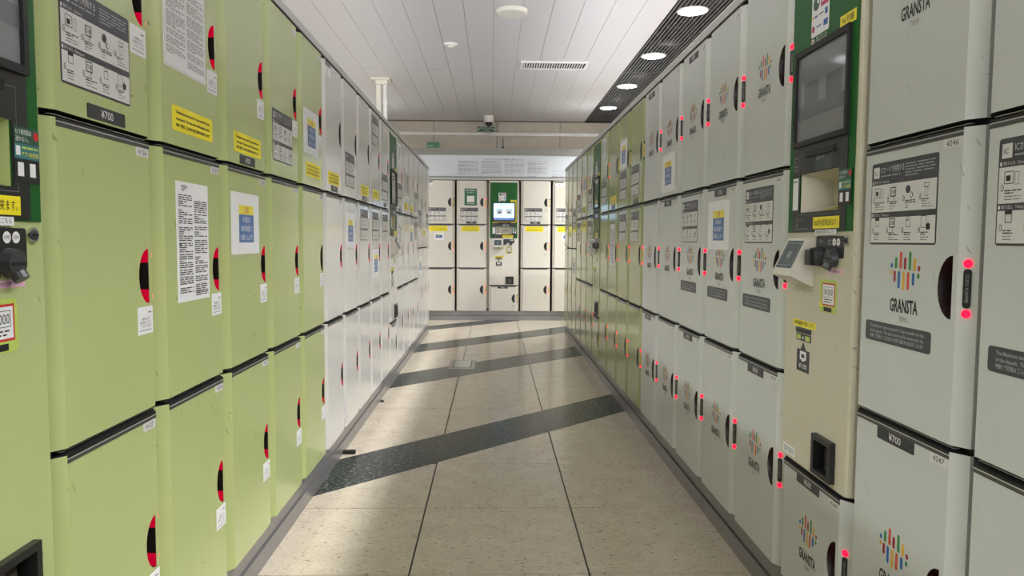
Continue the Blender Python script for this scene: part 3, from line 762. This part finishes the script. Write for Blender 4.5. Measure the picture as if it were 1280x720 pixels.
# ================================================================== PAYMENT MACHINES
def machine(row, k, label, mt, screen='dark', num=None, off='', bar='y', logo=False, wid=WC, no='96'):
    u = unit_at(row, k, label, 'payment_machine', 'payment machine'); body(u, mt, pocket=True); trim_plinth(u, wid)
    z0, z1 = 0.492, 1.918; d = 0.013
    pa, pb, pz0, pz1 = 0.095, 0.322, 1.188, 1.292       # pocket
    # steel front with a hole for the card pocket and the coin return
    ra, rb, rz0, rz1 = 0.250, 0.330, 0.518, 0.594
    b = B()
    outer = [Vector((0.014, z0, 0)), Vector((WC - 0.014, z0, 0)), Vector((WC - 0.014, z1, 0)), Vector((0.014, z1, 0))]
    h1 = [Vector((pa, pz0, 0)), Vector((pa, pz1, 0)), Vector((pb, pz1, 0)), Vector((pb, pz0, 0))]
    h2 = [Vector((ra, rz0, 0)), Vector((ra, rz1, 0)), Vector((rb, rz1, 0)), Vector((rb, rz0, 0))]
    al = outer + h1 + h2; fs = []
    for t in tessellate_polygon([outer, h1, h2]):
        a, c, e = [al[i] for i in t]
        cr = (c.x - a.x) * (e.y - a.y) - (c.y - a.y) * (e.x - a.x)
        fs.append(tuple(t) if cr > 0 else (t[0], t[2], t[1]))
    b.add([(v.x, 0, v.y) for v in al], fs, mt)
    prof = [(0.004, 0.028), (0.004, d), (0.007, 0.004), (0.014, 0)]
    for q in range(3):
        (xa, ya), (xb_, yb_) = prof[q], prof[q + 1]
        b.add([(xa, ya, z0), (xb_, yb_, z0), (xb_, yb_, z1), (xa, ya, z1)], [(0, 1, 2, 3)], mt)
        b.add([(WC - xb_, yb_, z0), (WC - xa, ya, z0), (WC - xa, ya, z1), (WC - xb_, yb_, z1)], [(0, 1, 2, 3)], mt)
    full = prof + [(WC - x, y) for x, y in reversed(prof)]
    b.add([(x, y, z1) for x, y in full], [tuple(range(8))], mt); b.add([(x, y, z0) for x, y in full], [tuple(range(7, -1, -1))], mt)
    link('front_panel', b.mesh('front_panel'), u)
    # green fascia around the black field, both with the pocket left open
    g = link('green_fascia', (lambda b: (b.box(0.018, pa, -0.0025, 0, 1.134, 1.895, PGREEN), b.box(pb, 0.392, -0.0025, 0, 1.134, 1.895, PGREEN),
             b.box(pa, pb, -0.0025, 0, 1.134, pz0, PGREEN), b.box(pa, pb, -0.0025, 0, pz1, 1.895, PGREEN), b.mesh('green_fascia'))[-1])(B()), u)
    b = B(); y1 = -0.0025
    for q in ((0.052, pa, 1.136, 1.368), (pb, 0.362, 1.136, 1.368), (pa, pb, 1.136, pz0), (pa, pb, pz1, 1.368)): b.box(q[0], q[1], y1 - 0.002, y1, q[2], q[3], SOFTBLACK)
    b.y = y1 - 0.002
    b.box(0.135, 0.30, b.y - 0.006, b.y, 1.335, 1.350, BLACK)
    b.quad(0.185, 0.285, 1.296, 1.330, DGREY, 1); b.quad(0.190, 0.230, 1.298, 1.322, READERS, 2); b.quad(0.240, 0.275, 1.298, 1.322, READERS, 2)
    b.text('レシート', 0.195, 1.323, 0.010, WHITE, 2, 'l', width=0.045)
    b.frame(0.088, 0.334, 1.180, 1.345, 0.0012, INKG, 1)
    b.text('ICカード', 0.075, 1.163, 0.008, INKL, 1, 'l'); b.text('お札', 0.075, 1.150, 0.008, INKL, 1, 'l'); b.lines(0.075, 0.15, 1.140, 1.147, 1, INKG, 1, 0.5, 1, 0, 0.02)
    b.lines(0.055, 0.085, 1.30, 1.345, 4, INKG, 1, 0.5, 4, 0.2, 0.02)
    link('card_panel', b.mesh('card_panel'), u)
    b = B(y1 - 0.003); b.box(0.188, 0.334, b.y - 0.0008, b.y, 1.143, 1.173, YEL); b.y -= 0.0008; b.text('1000円札使用出来ます。', 0.261, 1.151, 0.013, INK, 1, width=0.130); link('yellow_sticker', b.mesh('yellow_sticker'), u)
    b = B(y1 - 0.002); b.box(0.200, 0.318, b.y - 0.0008, b.y, 1.1265, 1.140, WHITE); b.y -= 0.0008; b.text('領収書が必要な方はこちら', 0.259, 1.130, 0.007, INK, 1, width=0.105); link('white_sticker', b.mesh('white_sticker'), u)
    # pocket
    P = mt if mt is not PALE else BEIGE
    b = B(); dp = 0.075
    A = [(pa, 0, pz0), (pb, 0, pz0), (pb, 0, pz1), (pa, 0, pz1)]; Bk = [(pa + 0.03, dp, pz0 + 0.02), (pb, dp, pz0 + 0.02), (pb, dp, pz1 - 0.02), (pa + 0.03, dp, pz1 - 0.02)]
    b.add(A + Bk, [(0, 1, 5, 4), (1, 2, 6, 5), (2, 3, 7, 6), (3, 0, 4, 7), (4, 5, 6, 7)], P)
    b.box(0.18, 0.30, dp - 0.012, dp, 1.222, 1.262, P); b.box(0.19, 0.27, dp - 0.013, dp - 0.012, 1.236, 1.244, BLACK)
    link('note_pocket', b.mesh('note_pocket'), u)
    b = B(); b.add([(0.20, 0.012, pz0 + 0.0042), (0.28, 0.012, pz0 + 0.0042), (0.295, 0.045, pz0 + 0.013), (0.215, 0.045, pz0 + 0.013)], [(0, 1, 2, 3)], YEL)
    b.add([(0.215, 0.020, pz0 + 0.0068), (0.27, 0.020, pz0 + 0.0068), (0.275, 0.028, pz0 + 0.009), (0.22, 0.028, pz0 + 0.009)], [(0, 1, 2, 3)], INK)
    link('pocket_sticker', b.mesh('pocket_sticker'), u)
    # screen
    b = B(y1); b.box(0.052, 0.362, y1 - 0.009, y1, 1.368, 1.382, BLACK); b.box(0.052, 0.362, y1 - 0.009, y1, 1.612, 1.628, BLACK)
    b.box(0.052, 0.066, y1 - 0.009, y1, 1.382, 1.612, BLACK); b.box(0.350, 0.362, y1 - 0.009, y1, 1.382, 1.612, BLACK)
    sf = link('screen_frame', b.mesh('screen_frame'), u)
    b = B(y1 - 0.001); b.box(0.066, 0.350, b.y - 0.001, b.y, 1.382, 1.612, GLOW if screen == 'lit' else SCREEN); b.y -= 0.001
    if screen == 'lit':
        b.text('ご利用方法をお選びください', 0.208, 1.588, 0.009, BLUE, 1, width=0.17)
        for x in (0.105, 0.235):
            b.quad(x, x + 0.085, 1.520, 1.531, GLOWB, 1); b.quad(x, x + 0.085, 1.463, 1.518, WHITE, 1); b.quad(x + 0.025, x + 0.060, 1.477, 1.500, INKG, 2)
            b.lines(x, x + 0.085, 1.435, 1.450, 2, INKG, 1, 0.3, 3, 0.2, 0.02)
        b.quad(0.066, 0.350, 1.382, 1.414, GLOWB, 1); b.text('English   中文   한국어', 0.21, 1.396, 0.009, WHITE, 2, width=0.13); b.text('言語', 0.09, 1.390, 0.008, WHITE, 2)
    else:
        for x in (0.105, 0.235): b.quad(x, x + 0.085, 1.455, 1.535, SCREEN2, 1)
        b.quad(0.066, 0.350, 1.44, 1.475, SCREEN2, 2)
    link('screen', b.mesh('screen'), sf)
    # stickers on the green fascia
    b = B(y1); b.plate(0.135, 0.235, 1.650, 1.755, WHITE, 0.0008, 0.004)
    b.disc(0.162, 1.734, 0.019, DGREEN, 1); b.disc(0.172, 1.737, 0.006, WHITE, 2); b.quad(0.188, 0.230, 1.718, 1.750, MAG, 1)
    b.quad(0.192, 0.226, 1.728, 1.736, WHITE, 2); b.disc(0.143, 1.700, 0.005, LOGO['y'], 1); b.lines(0.153, 0.172, 1.696, 1.704, 1, BLUE, 1, 0.8, 1, 0, 0.01)
    b.lines(0.178, 0.205, 1.698, 1.704, 1, INK, 1, 0.5, 1, 0, 0.02); b.quad(0.212, 0.228, 1.692, 1.708, BLUE, 1)
    b.disc(0.147, 1.670, 0.009, MAG, 1); b.lines(0.165, 0.195, 1.668, 1.676, 1, BLUE, 1, 0.5, 2, 0, 0.02); b.quad(0.206, 0.230, 1.664, 1.680, LOGO['b'], 1)
    b.text('電子マネーも', 0.195, 1.640, 0.006, WHITE, 1, width=0.060); b.text('ご利用できます', 0.195, 1.631, 0.006, WHITE, 1, width=0.065); b.disc(0.146, 1.637, 0.009, WHITE, 1); b.disc(0.146, 1.637, 0.004, REDP, 2)
    link('payment_marks', b.mesh('payment_marks'), u)
    b = B(y1); b.plate(0.298, 0.378, 1.630, 1.658, YEL, 0.0008); b.text(no + '号機', 0.338, 1.637, 0.014, INK, 1, width=0.060); link('machine_number', b.mesh('machine_number'), u)
    b = B(y1)
    for i in range(6):
        for j in range(8): b.disc(0.262 + j * 0.008, 1.715 + i * 0.011, 0.0022, BLACK, 1, 6)
    sg = link('speaker_holes', b.mesh('speaker_holes'), u)
    if screen == 'lit':
        b = B(y1); b.plate(0.366, 0.381, 1.355, 1.628, YEL2, 0.0008); b.text('お困りの際はこちら', 0.3735, 1.49, 0.008, INK, 1, vert=True, width=0.2); link('amber_strip', b.mesh('amber_strip'), u)
        b = B(y1 - 0.002); b.plate(0.055, 0.362, 1.345, 1.364, YEL2, 0.0008); b.lines(0.07, 0.35, 1.348, 1.361, 1, INK, 1, 0.5, 3, 0, 0.02); link('yellow_strip', b.mesh('yellow_strip'), u)
    # side labels beside the pocket (the square codes are left blank)
    b = B(y1 - 0.002); b.plate(0.052, 0.085, 1.196, 1.284, WHITE, 0.0008); b.lines(0.056, 0.081, 1.27, 1.28, 1, INKG, 1, 0.5, 3, 0, 0.01); link('white_label', b.mesh('white_label'), u)
    b = B(y1 - 0.002); b.plate(0.325, 0.388, 1.196, 1.284, SOFTBLACK, 0.0008)
    b.quad(0.325, 0.388, 1.258, 1.284, DGREEN, 1); b.quad(0.325, 0.388, 1.234, 1.258, mat('ad_teal', (46, 112, 116), 0.4), 1)
    b.text('もう東京駅は', 0.328, 1.273, 0.0065, WHITE, 2, 'l', width=0.040); b.text('迷わない。', 0.328, 1.262, 0.0065, WHITE, 2, 'l', width=0.032)
    b.disc(0.380, 1.273, 0.007, REDP, 2); b.quad(0.328, 0.339, 1.239, 1.254, WHITE, 2); b.text('アプリ新登場!', 0.342, 1.238, 0.0065, YEL, 2, 'l', width=0.043); b.lines(0.343, 0.385, 1.249, 1.255, 1, LGREEN, 2, 0.6, 1, 0, 0.01)
    b.quad(0.332, 0.347, 1.206, 1.228, WHITE, 1); b.quad(0.362, 0.377, 1.206, 1.228, WHITE, 1)
    link('advert_sticker', b.mesh('advert_sticker'), u)
    # IC reader: a wedge with a tilted screen
    b = B(); xa, xb_ = 0.062, 0.186
    pr = [(0.0, 1.118), (-0.018, 1.118), (-0.060, 1.030), (-0.060, 1.016), (0.0, 0.988)]
    n = len(pr)
    vs = [(xa, y, z) for y, z in pr] + [(xb_, y, z) for y, z in pr]
    b.add(vs, [tuple(range(n)), tuple(range(2 * n - 1, n - 1, -1))] + [(i, n + i, n + (i + 1) % n, (i + 1) % n) for i in range(n - 1)], READER)
    rd = link('card_reader', b.mesh('card_reader'), u)
    b = B(); dy, dz = -0.042, -0.088; ln = math.hypot(dy, dz); ny, nz = -0.088 / ln, 0.042 / ln
    def rp(x, t, o=0.0008): return (x, -0.018 + dy * t + ny * o, 1.118 + dz * t + nz * o)
    b.add([rp(xa + 0.010, 0.92), rp(xb_ - 0.010, 0.92), rp(xb_ - 0.010, 0.08), rp(xa + 0.010, 0.08)], [(0, 1, 2, 3)], READERS)
    for (q0, q1, r0, r1) in ((0.018, 0.106, 0.16, 0.18), (0.018, 0.106, 0.83, 0.85), (0.018, 0.021, 0.18, 0.83), (0.103, 0.106, 0.18, 0.83), (0.050, 0.074, 0.42, 0.62)):
        b.add([rp(xa + q0, r1, 0.0014), rp(xa + q1, r1, 0.0014), rp(xa + q1, r0, 0.0014), rp(xa + q0, r0, 0.0014)], [(0, 1, 2, 3)], mat('reader_lines', (120, 136, 134), 0.3))
    link('reader_screen', b.mesh('reader_screen'), rd)
    # coin panel
    b = B(); b.plate(0.202, 0.352, 1.068, 1.123, SOFTBLACK, 0.002, 0.006)
    for x in (0.304, 0.326): b.disc(x, 1.108, 0.0095, WHITE, 1); b.text('100', x, 1.1055, 0.006, INK, 2, width=0.012)
    b.text('取消', 0.232, 1.106, 0.007, INKL, 1); b.lines(0.27, 0.288, 1.10, 1.115, 3, INKL, 1, 0.4, 1, 0, 0.02); b.disc(0.262, 1.085, 0.009, WHITE, 1); b.disc(0.259, 1.088, 0.009, SOFTBLACK, 2)
    cp = link('coin_panel', b.mesh('coin_panel'), u)
    b = B(); b.cyl((0.224, -0.002, 1.070), (0, -1, 0), 0.026, 0.022, DGREY, 20, r2=0.023); b.box(0.208, 0.240, -0.034, -0.02, 1.048, 1.088, SOFTBLACK); link('return_lever', b.mesh('return_lever'), cp)
    b = B(); b.cyl((0.306, -0.002, 1.068), (0, -1, 0), 0.024, 0.016, DGREY, 20, r2=0.021); b.box(0.290, 0.322, -0.0195, -0.018, 1.064, 1.069, BLACK)
    b.cyl((0.306, -0.016, 1.052), (0, -0.5, -0.8), 0.012, 0.012, DGREY, 12); link('coin_slot', b.mesh('coin_slot'), cp)
    b = B(); b.cyl((0.368, 0, 1.112), (0, -1, 0), 0.0125, 0.005, CHROME, 20); b.cyl((0.368, -0.005, 1.112), (0, -1, 0), 0.0085, 0.002, DGREY, 16); b.box(0.361, 0.375, -0.0082, -0.007, 1.110, 1.114, BLACK); link('key_lock', b.mesh('key_lock'), u)
    b = B(); b.plate(0.272, 0.346, 1.029, 1.041, PINK, 0.0006); b.text('5000円札使用できません', 0.309, 1.0325, 0.005, INK, 1, width=0.062); link('pink_label', b.mesh('pink_label'), u)
    b = B(); b.plate(0.232, 0.324, 0.928, 1.012, LGREEN, 0.001, 0.008); b.quad(0.246, 0.316, 0.946, 1.004, REDP, 1); b.quad(0.250, 0.312, 0.950, 1.000, WHITE, 2); b.frame(0.256, 0.306, 0.968, 0.994, 0.001, INK, 3)
    b.text('¥1000', 0.281, 0.973, 0.016, INK, 3, width=0.044); b.lines(0.258, 0.305, 0.953, 0.965, 2, INK, 3, 0.4, 2, 0.2, 0.02); b.quad(0.256, 0.300, 0.931, 0.942, INK, 1); b.disc(0.240, 0.946, 0.007, YEL, 2)
    link('price_sticker', b.mesh('price_sticker'), u)
    b = B(); b.plate(0.068, 0.212, 0.874, 0.893, YEL, 0.0006); b.text('100円硬貨が使えます。', 0.14, 0.879, 0.010, INK, 1, width=0.125); link('coin_note', b.mesh('coin_note'), u)
    b = B(); b.box(0.096, 0.186, -0.004, 0, 0.858, 0.872, DGREY); b.box(0.100, 0.182, -0.0045, -0.004, 0.863, 0.867, BLACK); link('receipt_slot', b.mesh('receipt_slot'), u)
    b = B(); b.plate(0.094, 0.186, 0.836, 0.855, DGREY, 0.001); b.quad(0.099, 0.124, 0.839, 0.852, LGREEN, 1); b.quad(0.152, 0.180, 0.839, 0.852, LGREEN, 1); b.disc(0.138, 0.8455, 0.004, WHITE, 1); link('lamp_label', b.mesh('lamp_label'), u)
    b = B(); b.poly([(0.100, 0.752), (0.180, 0.752), (0.180, 0.812), (0.158, 0.812), (0.140, 0.834), (0.122, 0.812), (0.100, 0.812)], SOFTBLACK, 1)
    b.quad(0.120, 0.160, 0.784, 0.808, WHITE, 2); b.quad(0.130, 0.150, 0.790, 0.800, SOFTBLACK, 3); b.quad(0.132, 0.148, 0.780, 0.786, WHITE, 3); b.text('¥100', 0.140, 0.760, 0.014, WHITE, 2, width=0.050)
    link('arrow_sign', b.mesh('arrow_sign'), u)
    # coin return
    b = B()
    for q in ((0.236, 0.344, 0.504, 0.518), (0.236, 0.344, 0.594, 0.608), (0.236, 0.250, 0.518, 0.594), (0.330, 0.344, 0.518, 0.594)): b.box(q[0], q[1], -0.014, 0, q[2], q[3], SOFTBLACK)
    b.add([(ra, 0, rz0), (rb, 0, rz0), (rb, 0, rz1), (ra, 0, rz1), (ra, 0.027, rz0), (rb, 0.027, rz0), (rb, 0.027, rz1), (ra, 0.027, rz1)], [(0, 1, 5, 4), (1, 2, 6, 5), (2, 3, 7, 6), (3, 0, 4, 7), (4, 5, 6, 7)], BLACK)
    b.box(0.262, 0.318, 0.012, 0.016, rz0, rz1 - 0.012, mat('return_flap', (62, 58, 48), 0.2))
    link('coin_return', b.mesh('coin_return'), u)
    b = B(); b.plate(0.026, 0.104, 0.500, 0.526, WHITE, 0.0006); b.lines(0.032, 0.098, 0.504, 0.522, 3, INKG, 1, 0.5, 5, 0.2, 0.02); link('serial_label', b.mesh('serial_label'), u)
    # small door below
    its = [('p500', 0.125, 0.310)] + ([('logo', 0.205, 0.195)] if logo else [])
    make_door(u, 0.132, 0.479, mt if mt is not BEIGE else GREY, 0.004, 'l' not in off, bar, its, num, None if logo else 0, True, hz=0.172)
    return u
machine('L', -1, 'light green payment machine cut off by the left picture edge', GREEN, num='4129', no='95')
machine('L', 10, 'pale grey payment machine far along the left row', PALE, off='l', no='94')
machine('R', 1, 'beige payment machine with green fascia and dark screen, near right', BEIGE, num='4244', bar='k', logo=True)
machine('R', 11, 'olive green payment machine far along the right row', OLIVE, off='l', no='97')
machine('B', 1, 'payment machine with a lit blue screen on the back wall', CREAM, screen='lit', off='l', wid=WB, no='93')

# ================================================================== SIGN BOARD over the back row
sb = thing('sign_board', 'long white board of printed locker rules above the back lockers', 'sign', (0, YB, 0))
link('panel', bx(-3.0, 3.0, 0.0, 0.06, 1.9742, 2.262, BOARD).mesh('panel'), sb)
link('bottom_rail', bx(-3.0, 3.0, -0.006, 0.06, 1.9586, 1.974, mat('board_rail', (118, 118, 118), 0.4)).mesh('bottom_rail'), sb)
b = B(); b.box(-3.0, 3.0, -0.012, 0.5, 2.262, 2.356, HOOD); link('hood', b.mesh('hood'), sb)
b = B(-0.0005); b.text('Suica 対応 コインロッカー 利用約款のご案内 (coin lockers)', 0.15, 2.196, 0.020, INK, 1, width=0.53)
for i, (x0, x1) in enumerate(((-0.478, -0.205), (-0.165, 0.105), (0.150, 0.420), (0.465, 0.735))):
    R = random.Random(40 + i); z = 2.185
    link('lettering', b.mesh('lettering'), sb); b = B(-0.0005)
    while z > 1.985:
        n = R.randint(1, 5); zz = z - n * 0.0085
        if zz < 1.978: break
        b.lines(x0, x1, zz, z, n, INKG, 1, 0.42, int(z * 999) + i, 0.3, 0.05); z = zz - 0.011
link('lettering', b.mesh('lettering'), sb); b = B(-0.0005)
b.text('ロッカーのご利用は', 0.80, 2.045, 0.016, INKG, 1, 'l', width=0.26); b.text('COIN LOCKERS', 0.80, 2.010, 0.014, INKL, 1, 'l', width=0.25); b.text('画面をご覧ください', 0.80, 1.975, 0.014, INK, 1, 'l', width=0.26)
b.text('ご不明な点は係員まで', 0.47, 1.972, 0.012, BLUE, 1, 'l', width=0.12)
link('lettering', b.mesh('lettering'), sb)
an = thing('antenna', 'small black stub antenna standing on the hood over the sign board', 'antenna', (0.128, YB + 0.02, 2.356))
b = B(); b.cyl((0, 0, 0), (0, 0, 1), 0.022, 0.025, BLACK, 16, r2=0.012); link('base', b.mesh('base'), an)
b = B(); b.cyl((0, 0, 0.025), (0, 0, 1), 0.006, 0.13, BLACK, 10, r2=0.0045); link('rod', b.mesh('rod'), an)

# small things
b = B(); b.box(0, 0.062, 0, 0.03, 0, 0.016, BLACK); tag(link('rubber_block', b.mesh('rubber_block'), None, (-0.772, 3.715, 0)), 'flat black rubber block on the floor against the left plinth', 'door stop')
b = B(); b.cyl((0, 0, 0), (0, 0, 1), 0.016, 0.014, SOFTBLACK, 12, r2=0.009); tag(link('rubber_bumper', b.mesh('rubber_bumper'), None, (-0.755, 4.94, 0)), 'small dark round stub on the floor by the left plinth', 'door stop')
